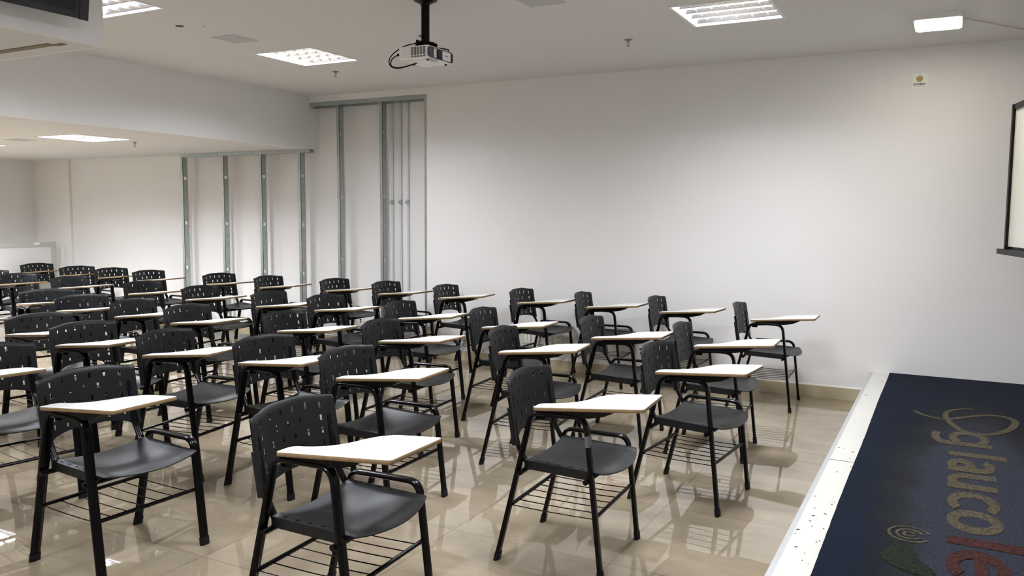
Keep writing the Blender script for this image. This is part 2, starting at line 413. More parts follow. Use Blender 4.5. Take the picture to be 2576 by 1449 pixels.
# slightly irregular left edge
ny = 160; left = []
for i in range(ny+1):
    y = YN+0.3 + (YW-0.012-(YN+0.3))*i/ny; left.append((2.464 + 0.0015*math.sin(y*3.1) + rs.uniform(-0.0008, 0.0008), y))
poly = [(XF-0.03, YN+0.3)] + [(XF-0.03, YW-0.012)] + left[::-1]
b.prism(poly, 0.2505, 0.262); b.build('carpet_base', M_CARPET, mt)
def stroke(mb, pts, wd, z0=0.2618, z1=0.2640, close=False):
    pts = [Vector(p) for p in pts]; n = len(pts); L_, R_ = [], []
    for i, p in enumerate(pts):
        a = pts[(i-1) % n] if (close or i > 0) else p; c = pts[(i+1) % n] if (close or i < n-1) else p
        t = (c-a).normalized(); nn = Vector((-t.y, t.x)); ww = wd(i/(n-1)) if callable(wd) else wd
        L_.append(p+nn*ww/2); R_.append(p-nn*ww/2)
    base = len(mb.v); z1_ = z1
    for i in range(n):
        z1 = z1_ + (0 if close else 0.0012*i/n)
        for q, z in ((L_[i], z0), (R_[i], z0), (R_[i], z1), (L_[i], z1)): mb.v.append((q.x, q.y, z))
    rng = range(n) if close else range(n-1)
    for i in rng:
        j = (i+1) % n
        for k in range(4):
            l = (k+1) % 4; mb.face((base+4*i+k, base+4*i+l, base+4*j+l, base+4*j+k))
    if not close:
        mb.face((base, base+1, base+2, base+3)); e = base+4*(n-1); mb.face((e+3, e+2, e+1, e))
def ell(cx, cy, rx, ry, a0, a1, n=28): return [(cx+rx*math.cos(math.radians(a0+(a1-a0)*i/n)), cy+ry*math.sin(math.radians(a0+(a1-a0)*i/n))) for i in range(n+1)]
# letters are drawn in reading space (u right, v up), widened, and turned so that they read away from the wall
def ell(cx, cy, rx, ry, a0, a1, n=28): return [(cx+rx*math.cos(math.radians(a0+(a1-a0)*i/n)), cy+ry*math.sin(math.radians(a0+(a1-a0)*i/n))) for i in range(n+1)]
def glyph(name, m, strokes, u0, w_=0.042, v0=2.885):
    g = MB()
    for k, stt in enumerate(strokes):
        pts, close = stt if isinstance(stt, tuple) and isinstance(stt[1], bool) else (stt, False)
        stroke(g, pts, w_, z1=0.2640+0.0004*k, close=close)
    g.v = [(v0+v, u0-2.0*u, z) for (u, v, z) in g.v]
    return g.build(name, m, mt)
glyph('letter_g', M_TAN, [ell(0.085, 0.105, 0.064, 0.080, 35, 325), [(0.154, 0.215), (0.154, 0.01)] + ell(0.085, -0.01, 0.069, 0.055, 0, -130, 12)], 2.955)
glyph('letter_l', M_TAN, [[(0.021, 0.0), (0.021, 0.27)]], 2.462)
glyph('letter_a', M_TAN, [ell(0.055, 0.145, 0.042, 0.045, 160, 0, 12) + [(0.097, 0.0)], (ell(0.056, 0.060, 0.036, 0.042, 0, 345, 22), True)], 2.32)
glyph('letter_u', M_TAN, [[(0.021, 0.205), (0.021, 0.09)] + ell(0.067, 0.085, 0.046, 0.067, 180, 350, 12) + [(0.113, 0.205)], [(0.114, 0.12), (0.114, 0.0)]], 2.06)
glyph('letter_c', M_TAN, [ell(0.082, 0.10, 0.062, 0.082, 48, 312)], 1.75)
glyph('letter_o', M_TAN, [(ell(0.072, 0.10, 0.052, 0.082, 0, 350, 34), True)], 1.485)
glyph('letter_l', M_RED, [[(0.021, 0.0), (0.021, 0.27)]], 1.135)
glyph('letter_e', M_RED, [[(0.03, 0.11), (0.145, 0.11)], ell(0.082, 0.10, 0.062, 0.082, 8, 315)], 1.005)
glyph('letter_g', M_RED, [ell(0.085, 0.105, 0.064, 0.080, 35, 325), [(0.154, 0.215), (0.154, 0.01)] + ell(0.085, -0.01, 0.069, 0.055, 0, -130, 12)], 0.62)
g = MB()
loop = [(2.69, 3.40), (2.73, 3.315), (2.80, 3.25), (2.88, 3.235), (2.955, 3.32), (3.06, 3.44), (3.16, 3.49), (3.235, 3.43), (3.245, 3.30), (3.20, 3.12), (3.11, 2.96), (3.02, 2.92), (2.945, 2.99), (2.90, 3.14), (2.875, 3.28), (2.872, 3.40), (2.905, 3.51), (2.97, 3.59), (3.03, 3.62)]
def catmull(P, k=6):
    out = []
    for i in range(len(P)-1):
        p0, p1, p2, p3 = Vector(P[max(i-1,0)]), Vector(P[i]), Vector(P[i+1]), Vector(P[min(i+2,len(P)-1)])
        for j in range(k):
            t = j/k; out.append(tuple(0.5*((2*p1)+(p2-p0)*t+(2*p0-5*p1+4*p2-p3)*t*t+(3*p1-p0-3*p2+p3)*t**3)))
    out.append(tuple(P[-1])); return out
stroke(g, catmull(loop), lambda t: 0.020+0.022*math.sin(PI*min(1, max(0, t)))); g.build('swirl_emblem', M_TAN, mt)
g = MB()
for r in (1.0, 0.62, 0.28): stroke(g, ell(2.755, 1.07, 0.075*r, 0.085*r, 20, 330, 24), 0.011)
g.build('coil_emblem', M_TAN, mt)
g = MB(); lf = [(2.70+0.062*(1-math.cos(PI*t))*0.9 + 0.02*math.sin(9*t), 0.96-0.33*t) for t in [i/16 for i in range(17)]]
stroke(g, lf, lambda t: 0.02+0.11*math.sin(PI*t)); g.build('leaf_emblem', M_GREEN, mt)

# ------------------------------------------------------------------ tablet-arm chairs
PIV = Vector((0.115, -0.171, 0.0))
def zt(x): return 0.704 + 0.083*(x+0.085)
def make_chair():
    root = thing('tablet_arm_chair', 'x', 'school chair')
    # --- side tubes: oblong steel, long axis across the chair
    RA, RB = 0.0098, 0.0215
    def side(y, top, nodes, fr, cut0, cut1, mid_name):
        path = fillet(nodes, fr, 9)
        rear = [p for p in path if p[0] <= cut0] ; front = [p for p in path if p[0] >= cut1]
        rear = rear + [(cut0, top)]; front = [(cut1, top)] + front
        lg = []
        for pts, sgn in ((rear, -1), (front, 1)):
            q = [(x, y, z) for x, z in pts]
            o = MB().tube(q, RA, RB, n=16, pw=2.6).build('leg', M_STEEL, root, 35)
            fx, fz = nodes[0] if sgn < 0 else nodes[-1]
            nx, nz = nodes[1] if sgn < 0 else nodes[-2]
            dx = (nx-fx)/(nz-fz)
            MB().tube([(fx-dx*0.000, y, 0.0), (fx+dx*0.004, y, 0.004), (fx+dx*0.030, y, 0.030), (fx+dx*0.036, y, 0.036)], RA+0.0028, RB+0.0025, n=16, pw=2.6).build('rubber_foot', M_RUBBER, o, 35)
            lg.append(o)
        MB().tube([(cut0-0.001, y, top), ((cut0+cut1)/2, y, top), (cut1+0.001, y, top)], RA+0.0001, RB+0.0001, n=16, pw=2.6).build(mid_name, M_STEEL, root, 35)
        return lg
    side(-0.25, 0.6785, [(-0.242, 0.004), (-0.078, 0.6785), (0.166, 0.6785), (0.242, 0.004)], [0.062, 0.062], -0.005, 0.095, 'tablet_support_tube')
    side(0.25, 0.483, [(-0.242, 0.004), (-0.126, 0.483), (0.187, 0.483), (0.242, 0.004)], [0.045, 0.055], -0.06, 0.115, 'side_rail')
    # --- cross bars under the seat, basket rails and wires
    for x in (0.177, -0.120): MB().tube([(x, -0.276, 0.414), (x, 0.262, 0.414)], 0.0115, n=14).build('seat_crossbar', M_STEEL, root, 35)
    for x in (-0.174, 0.2095):
        r = MB().tube([(x, -0.245, 0.258), (x, 0.245, 0.258)], 0.0085, n=10).build('basket_rail', M_STEEL, root, 35)
    for k in range(7):
        y = -0.232 + 0.4475*k/6
        pts = [(-0.176 + 0.388*i/8, y, 0.2495 - 0.003*math.sin(PI*i/8)) for i in range(9)]
        MB().tube(pts, 0.0023, n=6).build('basket_wire', M_STEEL, root, 60)
    # --- tubes that run under the seat and turn up into the backrest
    for y in (-0.205, 0.205):
        p = fillet([(0.185, 0.431), (-0.118, 0.431), (-0.166, 0.515), (-0.205, 0.72)], [0.055, 0.12], 7)
        MB().tube([(x, y, z) for x, z in p], 0.0085, 0.0165, n=14, pw=2.4).build('backrest_tube', M_STEEL, root, 35)
    # --- seat shell
    ys = [-0.2265, -0.2262, -0.219, -0.2115, -0.2045, -0.196, -0.188, -0.16, -0.12, -0.08, -0.04, 0]
    ys = ys + [-y for y in ys[-2::-1]]
    slots = [(-0.085, -0.067), (-0.033, -0.015), (0.020, 0.038), (0.072, 0.090), (0.124, 0.142)]
    xsn = sorted({-0.122, -0.105, 0.165, 0.19, 0.205, 0.218, 0.228, 0.235} | {v for s_ in slots for v in s_} | {-0.05, 0.003, 0.055, 0.107})
    slot_i = {i for i in range(len(xsn)-1) if (xsn[i], xsn[i+1]) in slots}
    ny_ = len(ys)
    def seat_fn(i, j):
        t = (xsn[i]+0.122)/0.357; y = ys[j]; a = abs(y)
        xf = 0.236 + 0.046*(1-(a/0.2265)**2)
        x = -0.122 + (xf+0.122)*t
        z = 0.4565 - 0.013*t
        q = max(0.0, 1-(a/0.192)**2)
        z -= 0.026*q*smooth01(1.12-abs(t-0.34)*(1.6 if t < 0.34 else 2.1))
        z -= 0.014*smooth01((t-0.86)/0.14)*(1-(a/0.2265)**2)
        if a < 0.19: z -= 0.0015
        if j in (0, ny_-1): z -= 0.036*(1-smooth01((t-0.80)/0.2)) + 0.002
        return (x, y, z)
    seat = MB().shell(len(xsn), ny_, seat_fn, lambda i, j: (i in slot_i and j in (3, ny_-5)), 0.0045)
    seat.build('seat', M_PLAST, root, 40)
    # --- backrest shell with staggered slots and an arched lower edge
    HW, HH = 0.0058, 0.0115
    odd = [-0.165, -0.099, -0.033, 0.033, 0.099, 0.165]; even = [-0.165, -0.066, 0.0, 0.066, 0.165]
    rowz = [0.757, 0.709, 0.660, 0.612, 0.577]; rows = [odd, even, odd, even, odd]
    yb = {-0.232, -0.226, -0.210, -0.196, -0.184, -0.13, 0.13, 0.184, 0.196, 0.210, 0.226, 0.232}
    for c_ in set(odd) | set(even): yb |= {round(c_-HW, 5), round(c_+HW, 5)}
    yb = sorted(yb)
    zb = ['b', 'b2']
    for z in sorted(rowz): zb += [z-HH, z+HH]
    zb += [0.785, 't']
    def bot(a):
        if a >= 0.192: return 0.517
        return 0.517 + 0.036*math.sqrt(max(0, 1-(a/0.192)**2))
    def back_fn(i, j):
        y = yb[i]; a = abs(y); q = zb[j]
        top = 0.791 + 0.016*smooth01((0.218-a)/0.15) - 0.004*smooth01((a-0.222)/0.01)
        if q == 'b': z = bot(a)
        elif q == 'b2': z = bot(a) + 0.006
        elif q == 't': z = top
        elif q == 0.785: z = top - 0.010
        else: z = q + (0.012*smooth01((0.2-a)/0.1)*(q-0.56)/0.21)
        x = -0.172 - 0.158*(z-0.52) - 0.034*(1-(min(a, 0.2)/0.2)**2)**1.0 + 0.010*smooth01((a-0.19)/0.04)
        if q == 't': x -= 0.007
        return (x, y, z)
    def back_hole(i, j):
        q0, q1 = zb[j], zb[j+1]
        for z, cols in zip(rowz, rows):
            if q0 == z-HH and q1 == z+HH:
                ym = (yb[i]+yb[i+1])/2
                return any(abs(ym-c_) < 0.003 for c_ in cols)
        return False
    bk = MB().shell(len(yb), len(zb), back_fn, back_hole, -0.0042)
    for s_ in (-1, 1):   # sleeves over the tubes
        p = [(-0.174 - 0.158*(z-0.52), s_*0.2115, z) for z in (0.514, 0.54, 0.60, 0.66, 0.675)]
        bk.tube(p, 0.0120, 0.0190, n=14, pw=3.0)
    bk.build('backrest', M_PLAST, root, 40)
    # --- bracket and writing tablet
    br = MB(); n0 = len(br.v)
    prof = [(-0.035, 0.0), (-0.035, -0.024), (-0.02, -0.033), (0.18, -0.033), (0.245, -0.024), (0.30, 0.0)]
    br.prism(prof, -0.262, -0.165, fn=lambda a, b_, c_: (a, c_, zt(a)-0.0152+b_*0.93))
    br.prism([(-0.082, -0.045), (-0.040, -0.048), (-0.030, -0.020), (-0.050, -0.0005), (-0.070, -0.015)], -0.2325, -0.2285, fn=lambda a, b_, c_: (a+0.012, c_, zt(a)-0.0152+b_))
    br.build('tablet_bracket', M_STEEL, root)
    pts = [(-0.085, -0.271), (0.395, -0.271), (0.397, 0.033), (0.215, 0.035), (0.190, 0.029), (0.150, 0.004), (0.125, -0.036), (0.105, -0.091), (0.080, -0.131), (0.045, -0.161), (-0.010, -0.179), (-0.085, -0.186)]
    rad = [0.018, 0.016, 0.020, 0.03, 0, 0.02, 0.02, 0.02, 0.02, 0.02, 0.02, 0.030]
    poly = round_poly([(x-PIV.x, y-PIV.y) for x, y in pts], rad)
    tb = MB(); tb.prism(poly, -0.0155, 0.0, 0, 1, 0, fn=lambda x, y, z: (x, y, z+zt(x+PIV.x)), bev=0.0022)
    to = tb.build('writing_tablet', [M_WOOD, M_LAMI], root, 50, loc=PIV)
    return root
proto = make_chair()
def copy_tree(o, parent=None):
    c_ = o.copy(); C.objects.link(c_)
    if parent: c_.parent = parent
    for ch in o.children: copy_tree(ch, c_)
    return c_

POSE = {1: [0.9059, -0.1512, 0.0509, 0.0236, -0.0041, -0.036], 2: [1.3794, 0.8669, 0.0357, 0.0172, -0.0008, 0.0341], 3: [1.6522, 1.8662, -0.0828, -0.025, 0.0001, 0.0044], 4: [1.5273, 2.8014, 0.0533, 0.0112, 0.0012, -0.0199], 5: [1.566, 4.2958, 0.0267, 0.0084, 0.0096, -0.0063], 6: [-0.3513, -0.1399, -0.0386, -0.0195, -0.0058, 0.0358], 7: [0.2749, 0.9171, 0.0297, 0.0034, 0.0139, 0.0477], 8: [0.6049, 2.0404, 0.1087, -0.0279, -0.0414, 0.0065], 9: [0.8804, 2.8023, 0.042, -0.0249, -0.0137, -0.0048], 10: [0.8154, 4.4287, -0.0053, -0.0086, -0.0114, -0.0576], 11: [-0.4016, 0.9877, -0.0298, -0.0292, -0.0124, -0.0119], 12: [-0.2722, 1.937, 0.0852, 0.0125, 0.0115, -0.1385], 13: [-0.035, 2.881, 0.0746, 0.0081, -0.0268, -0.0293], 14: [0.1102, 4.4574, 0.0778, -0.0019, -0.0099, -0.0662], 15: [-1.0876, 0.9079, 0.1526, -0.0311, -0.0215, -0.0375], 16: [-1.1398, 1.9435, 0.0581, 0.0111, 0.0207, -0.091], 17: [-0.8433, 2.9408, 0.0589, 0.0048, 0.0094, 0.0336], 18: [-0.5632, 4.5132, -0.0278, -0.0176, -0.0122, 0.0381], 19: [-1.4257, 0.0088, -0.1478, -0.0044, -0.0011, 0.0103], 20: [-1.825, 0.8574, 0.0125, -0.008, -0.0009, 0.0192], 21: [-2.0781, 1.8926, 0.0688, -0.0117, -0.0135, -0.087], 22: [-1.72, 3.0354, -0.0447, -0.0027, -0.0021, -0.0401], 23: [-1.43, 4.5246, 0.0021, -0.0324, -0.0135, 0.0967], 24: [-2.3445, 3.0128, 0.0464, -0.0189, -0.0141, 0.0148], 25: [-2.2056, 4.553, -0.0471, -0.007, -0.0031, -0.0174], 26: [-2.9475, 4.606, -0.03, -0.010, -0.0168, -0.08], 27: [-3.6935, 4.3713, 0.0404, -0.0038, -0.0029, 0.045], 28: [-4.4599, 4.34, -0.0618, -0.0035, -0.0045, 0.0094], 29: [-3.3151, 3.0886, 0.0311, -0.0149, -0.013, 0.0326], 30: [-2.7738, 1.9542, 0.0994, -0.012, -0.0166, 0.0343], 31: [-2.4952, 0.9674, -0.0736, -0.0062, -0.0086, 0.0186], 32: [-3.4519, 1.931, -0.0936, -0.0069, -0.0106, 0.0237], 33: [-4.2345, 3.1539, -0.0016, -0.0006, 0.0004, -0.0025], 34: [-5.5542, 4.2547, 0.0088, 0.0045, 0.0033, 0.0861], 35: [-6.309, 4.285, -0.0317, 0.0008, 0.0011, -0.0026], 36: [-5.4287, 3.1652, 0.076, 0.0137, 0.0177, 0.0339], 37: [-6.9654, 4.2517, -0.1057, -0.0079, -0.0154, 0.0376], 38: [-7.9218, 4.3385, 0.0155, -0.0055, -0.0087, 0.0199], 39: [-6.3332, 3.1026, -0.0541, -0.0007, -0.0014, -0.0041], 40: [-4.1965, 2.0504, -0.3157, -0.0015, -0.0063, 0.0191],
 41: [-3.53, 1.0, 0.0, 0, 0, 0], 42: [-7.11, 3.25, 0.0, 0, 0, 0]}
ROWS = [('row nearest the camera', [1, 6, 19]),
        ('second row from camera', [2, 7, 11, 15, 20, 31, 41]),
        ('third row from camera', [3, 8, 12, 16, 21, 30, 32, 40]),
        ('fourth row from camera', [4, 9, 13, 17, 22, 24, 29, 33, 36, 39, 42]),
        ('last row along the wall', [5, 10, 14, 18, 23, 25, 26, 27, 28, 34, 35, 37, 38])]
ORD = ['first from the platform', 'second from the platform', 'third from the platform', 'fourth from the platform', 'fifth from the platform', 'sixth from the platform', 'seventh from the platform', 'eighth from the platform', 'ninth from the platform', 'tenth from the platform', 'eleventh from the platform', 'twelfth from the platform', 'thirteenth from the platform']
first = True
for rowname, ids in ROWS:
    for k, cid in enumerate(ids):
        x, y, th, dx, dy, dps = POSE[cid]
        ymax = 4.45 if x > -3.95 else 4.60
        if y > ymax:
            s_ = (ymax-CAM.y)/(y-CAM.y); x = CAM.x + (x-CAM.x)*s_; y = ymax
        o = proto if first else copy_tree(proto)
        first = False
        o.location = (x, y, 0); o.rotation_euler = (0, 0, th)
        for ch in o.children:
            if ch.name.startswith('writing_tablet'):
                ch.location = PIV + Vector((dx, dy, 0)); ch.rotation_euler = (0, 0, dps)
        tag(o, 'black chair with writing tablet, %s, %s' % (ORD[k], rowname), 'school chair', 'tablet-arm chairs in rows')
        if cid == 2:
            MB().tube([(0.1795, -0.25, 0.560), (0.1768, -0.25, 0.584), (0.1742, -0.25, 0.607)], 0.0108, 0.0226, n=16, pw=2.6).build('tape_wrap', M_TAPE, o, 35)['label'] = 'grey tape wound round the front leg'

# ------------------------------------------------------------------ ceiling fixtures
def make_fixture():
    root = thing('ceiling_light', 'x', 'ceiling light')
    h = LSZ/2 - 0.002; D = 0.085
    b = MB()
    b.box(-h, h, -h, h, D, D+0.004); b.box(-h, -h+0.004, -h, h, 0.0, D); b.box(h-0.004, h, -h, h, 0.0, D)
    b.box(-h, h, -h, -h+0.004, 0.0, D); b.box(-h, h, h-0.004, h, 0.0, D)
    b.build('housing', M_REFL, root)
    b = MB(); e = LSZ/2 + 0.010; i_ = LSZ/2 - 0.012
    b.box(-e, e, -e, -i_, -0.004, 0.0); b.box(-e, e, i_, e, -0.004, 0.0); b.box(-e, -i_, -i_, i_, -0.004, 0.0); b.box(i_, e, -i_, i_, -0.004, 0.0)
    b.build('frame', M_LTRIM, root)
    lv = MB()
    for k in range(5):    # V-shaped reflectors running along the tubes
        y = -0.288 + 0.144*k; hw = 0.026
        lo = max(y-hw, -h+0.005); hi = min(y+hw, h-0.005)
        lv.prism([(lo, 0.050), (y-0.002, 0.016), (y+0.002, 0.016), (hi, 0.050)], -h+0.006, h-0.006, fn=lambda a, b_, c_: (c_, a, b_))
    lv.build('reflector_ridges', M_MIRR, root)
    for k in range(5):
        x = -0.2 + 0.1*k
        lb_ = MB(); lb_.prism([(x-0.0045, 0.045), (x-0.001, 0.019), (x+0.001, 0.019), (x+0.0045, 0.045)], -h+0.006, h-0.006, fn=lambda a, b_, c_: (a, c_, b_))
        lb_.build('louvre_blade', M_MIRR, root)
    for k in range(4):
        y = -0.216 + 0.144*k
        MB().tube([(-0.283, y, 0.033), (0.283, y, 0.033)], 0.006, n=10).build('lamp_tube', M_TUBE, root, 60)
    return root
fx = make_fixture(); firstf = True
FLAB = {(-1.99, 2.94): 'square louvred ceiling light on the high ceiling, left of the projector', (1.51, 2.99): 'square louvred ceiling light cut by the top of the photo, right of the projector',
        (-1.99, 0.965): 'square louvred ceiling light partly hidden by the white box that carries the television', (-4.76, 2.79): 'square louvred light in the low ceiling, beside the sprinkler',
        (-6.72, 2.71): 'square louvred light in the low ceiling at the left edge of the photo'}
def lamp(x, y, z, i):     # the light of the fixture's tubes, given off at the back of the recess, above the louvre
    ld = bpy.data.lights.new('lamp_glow', 'AREA'); ld.shape = 'SQUARE'; ld.size = 0.56; ld.energy = LAMP_W if z > 2.5 else LAMP_LOW; ld.color = LAMP_COL; ld.spread = SPREAD
    lo = bpy.data.objects.new('lamp_glow', ld); C.objects.link(lo); lo.location = (x, y, 0)
    return lo
lamp_pos = []
for z, lst in ((Z1, HIGH), (Z2, LOW)):
    for (x, y) in lst:
        o = fx if firstf else copy_tree(fx); firstf = False
        o.location = (x, y, z); lamp_pos.append(o)
        tag(o, FLAB.get((x, y), 'added square louvred light outside the photo, %.1f by %.1f metres from the back corner' % (x-XB, YR-y)), 'ceiling light', 'square louvred ceiling lights')
for i, o in enumerate(lamp_pos):
    l = lamp(0, 0, o.location.z, i); l.location.z = 0.040; l.parent = o
# emergency lamp
o = thing('emergency_light', 'small bright rectangular emergency light on the ceiling above the smiley sticker', 'emergency light', (2.705, 3.80, Z1))
b = MB(); b.prism(round_poly([(-0.142, -0.20), (0.142, -0.20), (0.142, 0.20), (-0.142, 0.20)], [0.012]*4), -0.034, 0.0); b.build('housing', M_WHITEP, o, 40)
b = MB(); b.prism(round_poly([(-0.126, -0.165), (0.126, -0.165), (0.126, 0.165), (-0.126, 0.165)], [0.012]*4), -0.040, -0.033); b.build('lens', M_EMER, o, 40)['label'] = 'glowing white lens'
# flush plates
def plate(loc, sx, sy, label):
    b = MB(); b.box(-sx/2, sx/2, -sy/2, sy/2, -0.003, 0.0)
    o = b.build('ceiling_speaker_plate', M_GREYP, loc=loc); tag(o, label, 'ceiling plate', 'grey plates on the ceilings'); return o
plate((-1.995, 2.145, Z1), 0.235, 0.245, 'flat grey square plate on the high ceiling between the two left lights')
plate((0.555, 2.19, Z1), 0.24, 0.23, 'flat grey square plate at the top edge of the photo, right of the projector')
plate((-5.60, 2.66, Z2), 0.25, 0.20, 'flat grey square plate on the low ceiling')
# sprinklers
def sprinkler(loc, label):
    o = thing('fire_sprinkler', label, 'sprinkler', loc, group='fire sprinklers')
    MB().lathe([(0.032, 0.0), (0.032, -0.003), (0.012, -0.006), (0.011, -0.014), (0.006, -0.018)], n=18).build('base', M_CHROME, o, 40)
    b = MB()
    for s_ in (-1, 1): b.tube([(s_*0.009, 0, -0.012), (s_*0.013, 0, -0.030), (s_*0.010, 0, -0.040), (0.001*s_, 0, -0.049)], 0.0016, n=6, side=Vector((0,1,0)))
    b.build('yoke', M_CHROME, o, 50)
    MB().tube([(0, 0, -0.016), (0, 0, -0.044)], 0.0016, n=6, side=Vector((1,0,0))).build('bulb', M_INK, o)
    MB().lathe([(0.011, -0.049), (0.012, -0.052), (0.003, -0.053)], n=14).build('deflector', M_CHROME, o, 40)
sprinkler((-2.25, 3.60, Z1), 'small metal fire sprinkler on the high ceiling, nearest the stud frames')
sprinkler((0.648, 3.49, Z1), 'small metal fire sprinkler between the projector and the right ceiling light')
sprinkler((-4.706, 3.32, Z2), 'small metal fire sprinkler hanging from the low ceiling')
b = MB(); b.prism([(0.030*math.cos(2*PI*k/14)*(1+0.15*math.sin(3*k)), 0.03*math.sin(2*PI*k/14)) for k in range(14)], -0.0008, 0.0)
tag(b.build('ceiling_hole', M_HOLE, loc=(-2.02, 1.665, Z1)), 'small dark hole in the ceiling near the hidden light', 'hole')
for k, p_ in enumerate(((-1.935, 1.70), (-1.87, 1.75))):
    b = MB(); b.prism([(0.006*math.cos(2*PI*q/8), 0.006*math.sin(2*PI*q/8)) for q in range(8)], -0.0008, 0.0)
    tag(b.build('screw_hole', M_HOLE, loc=(p_[0], p_[1], Z1)), ('tiny dark screw hole beside the larger ceiling hole', 'tiny dark screw hole farther from the larger ceiling hole')[k], 'hole')

# ------------------------------------------------------------------ projector on its pole
PX, PY = -0.071, 1.86
o = thing('projector_mount', 'black ceiling pole with clamp holding the white projector', 'projector mount', (PX, PY, Z1))
MB().lathe([(0.075, 0.0), (0.072, -0.006), (0.030, -0.026), (0.027, -0.034)], n=24).build('flange', M_STEEL, o, 40)
MB().tube([(0, 0, -0.02), (0, 0, -0.262)], 0.0258, n=20, side=Vector((1,0,0))).build('pole', M_STEEL, o, 40)
b = MB(); b.tube([(-0.012, -0.028, -0.222), (-0.012, -0.046, -0.222)], 0.008, n=10, side=Vector((1,0,0))).build('thumbscrew', M_CHROME, o, 40)
b = MB(); b.box(-0.05, 0.03, -0.035, 0.035, -0.285, -0.255); b.tube([(0.01, -0.03, -0.262), (0.05, 0.0, -0.268), (0.06, 0.03, -0.275)], 0.013, n=10)
b.box(-0.05, -0.045, -0.03, 0.03, -0.285, -0.238)
b.build('clamp', M_STEEL, o, 35)
b = MB()
arm = [(0.03, 0.0, -0.283), (0.075, 0.10, -0.283), (0.085, 0.128, -0.284), (0.086, 0.130, -0.296)]
b.tube(arm, 0.004, 0.007, n=8, side=Vector((1,0,0))); b.box(0.070, 0.100, 0.118, 0.146, -0.3005, -0.297)
b.tube([(0.03, -0.02, -0.283), (0.07, -0.10, -0.290), (0.075, -0.11, -0.295)], 0.004, 0.007, n=8)
b.tube([(-0.04, 0.02, -0.283), (-0.075, 0.08, -0.290), (-0.078, 0.09, -0.295)], 0.004, 0.007, n=8)
b.build('spider_arm', M_STEEL, o, 40)
# projector body: x from -0.175 to 0.04, y 1.72 to 2.0
pr = thing('projector', 'white projector with dark front bezel hanging under the black pole', 'projector', (PX, PY, 2.443))
bx0, bx1, by0, by1 = -0.104, 0.112, -0.14, 0.14; BH = 0.076
poly = round_poly([(bx0, by0), (bx1, by0), (bx1, by1), (bx0, by1)], [0.018, 0.022, 0.022, 0.018])
b = MB(); b.prism(poly, 0.0, BH, bev=0.007); b.build('housing', M_WHITEP, pr, 40)
b = MB(); b.box(-0.05, 0.07, -0.09, 0.03, -0.006, 0.002); b.build('bottom_cover', M_WHITEP, pr)
b = MB(); b.box(0.075, 0.1105, -0.115, -0.02, -0.003, 0.002); b.build('air_filter_door', M_GREYP, pr)
for c_ in ((0.085, -0.10), (0.085, 0.10), (-0.085, 0.0)):
    MB().lathe([(0.009, 0.0), (0.009, -0.008), (0.006, -0.010)], (c_[0], c_[1], 0.0), n=12).build('foot', M_DARK, pr, 40)
gv = []
for k in range(5):
    x0 = -0.009 + 0.0215*k
    b = MB()
    for q in range(9): b.box(x0, x0+0.0165, by0-0.0012, by0+0.002, 0.023+0.0052*q, 0.0262+0.0052*q)
    for q in range(2): b.box(x0, x0+0.0165, by0-0.0012, by0+0.002, 0.0085+0.0052*q, 0.0117+0.0052*q)
    b.build('side_vent', M_DARK, pr)
xf = bx1
def fpanel(y0, y1, z0, z1, dx, r=0.008):
    b = MB(); b.prism(round_poly([(y0, z0), (y1, z0), (y1, z1), (y0, z1)], [r]*4), xf-0.004, xf+dx, fn=lambda a, b_, c_: (c_, a, b_)); return b
fpanel(-0.138, 0.138, 0.006, 0.070, 0.0015, 0.022).build('front_bezel', M_DARK, pr)
fp = fpanel(-0.078, 0.108, 0.011, 0.064, 0.0035, 0.010).build('front_cover', M_WHITEP, pr)
fpanel(-0.052, 0.012, 0.010, 0.063, 0.005, 0.004).build('lens_opening', M_LENS, pr)
MB().tube([(xf+0.002, -0.020, 0.036), (xf+0.007, -0.020, 0.036)], 0.021, n=24, side=Vector((0,1,0))).build('lens', M_LENS, pr, 40)
for k in range(5):
    b = MB(); b.box(xf+0.001, xf+0.0032, 0.112, 0.134, 0.014+0.010*k, 0.018+0.010*k); b.build('front_vent_fin', M_STEEL, pr)
me = text_mesh('EPSON', 0.0115, 0.0004, 'brand_lettering', M_INKG)
t = bpy.data.objects.new('brand_lettering', me); C.objects.link(t); t.parent = pr; t.location = (xf+0.0042, 0.060, 0.038); t.rotation_euler = (PI/2, 0, PI/2)
def cable(pts, r, label, name='projector_cable'):
    q = [Vector(p) for p in pts]; out = []
    for i in range(len(q)-1):
        p0, p1, p2, p3 = q[max(i-1,0)], q[i], q[i+1], q[min(i+2,len(q)-1)]
        for j in range(6):
            t_ = j/6; out.append(0.5*((2*p1)+(p2-p0)*t_+(2*p0-5*p1+4*p2-p3)*t_*t_+(3*p1-p0-3*p2+p3)*t_**3))
    out.append(q[-1]); o_ = MB(); o_.tube([p_ - Vector(pr.location) for p_ in out], r, n=8); return o_.build(name, M_RUBBER, pr, 60)
cable([(-0.055, 1.83, 2.575), (-0.10, 1.80, 2.553), (-0.165, 1.78, 2.538), (-0.222, 1.75, 2.500), (-0.250, 1.73, 2.455), (-0.240, 1.73, 2.415), (-0.20, 1.74, 2.400), (-0.155, 1.76, 2.408), (-0.12, 1.80, 2.428), (-0.10, 1.84, 2.445)], 0.0036, 'black power cable looping behind the projector from the pole, outer loop')
cable([(-0.178, 1.76, 2.485), (-0.205, 1.75, 2.480), (-0.238, 1.74, 2.455), (-0.243, 1.74, 2.420), (-0.21, 1.75, 2.406), (-0.17, 1.77, 2.411), (-0.13, 1.81, 2.430), (-0.11, 1.85, 2.446)], 0.0036, 'black signal cable plugged into the projector back, inner loop')
b = MB(); b.tube([Vector(q_)-Vector(pr.location) for q_ in ((-0.176, 1.76, 2.485), (-0.190, 1.757, 2.484), (-0.205, 1.752, 2.480))], 0.008, 0.006, n=10)
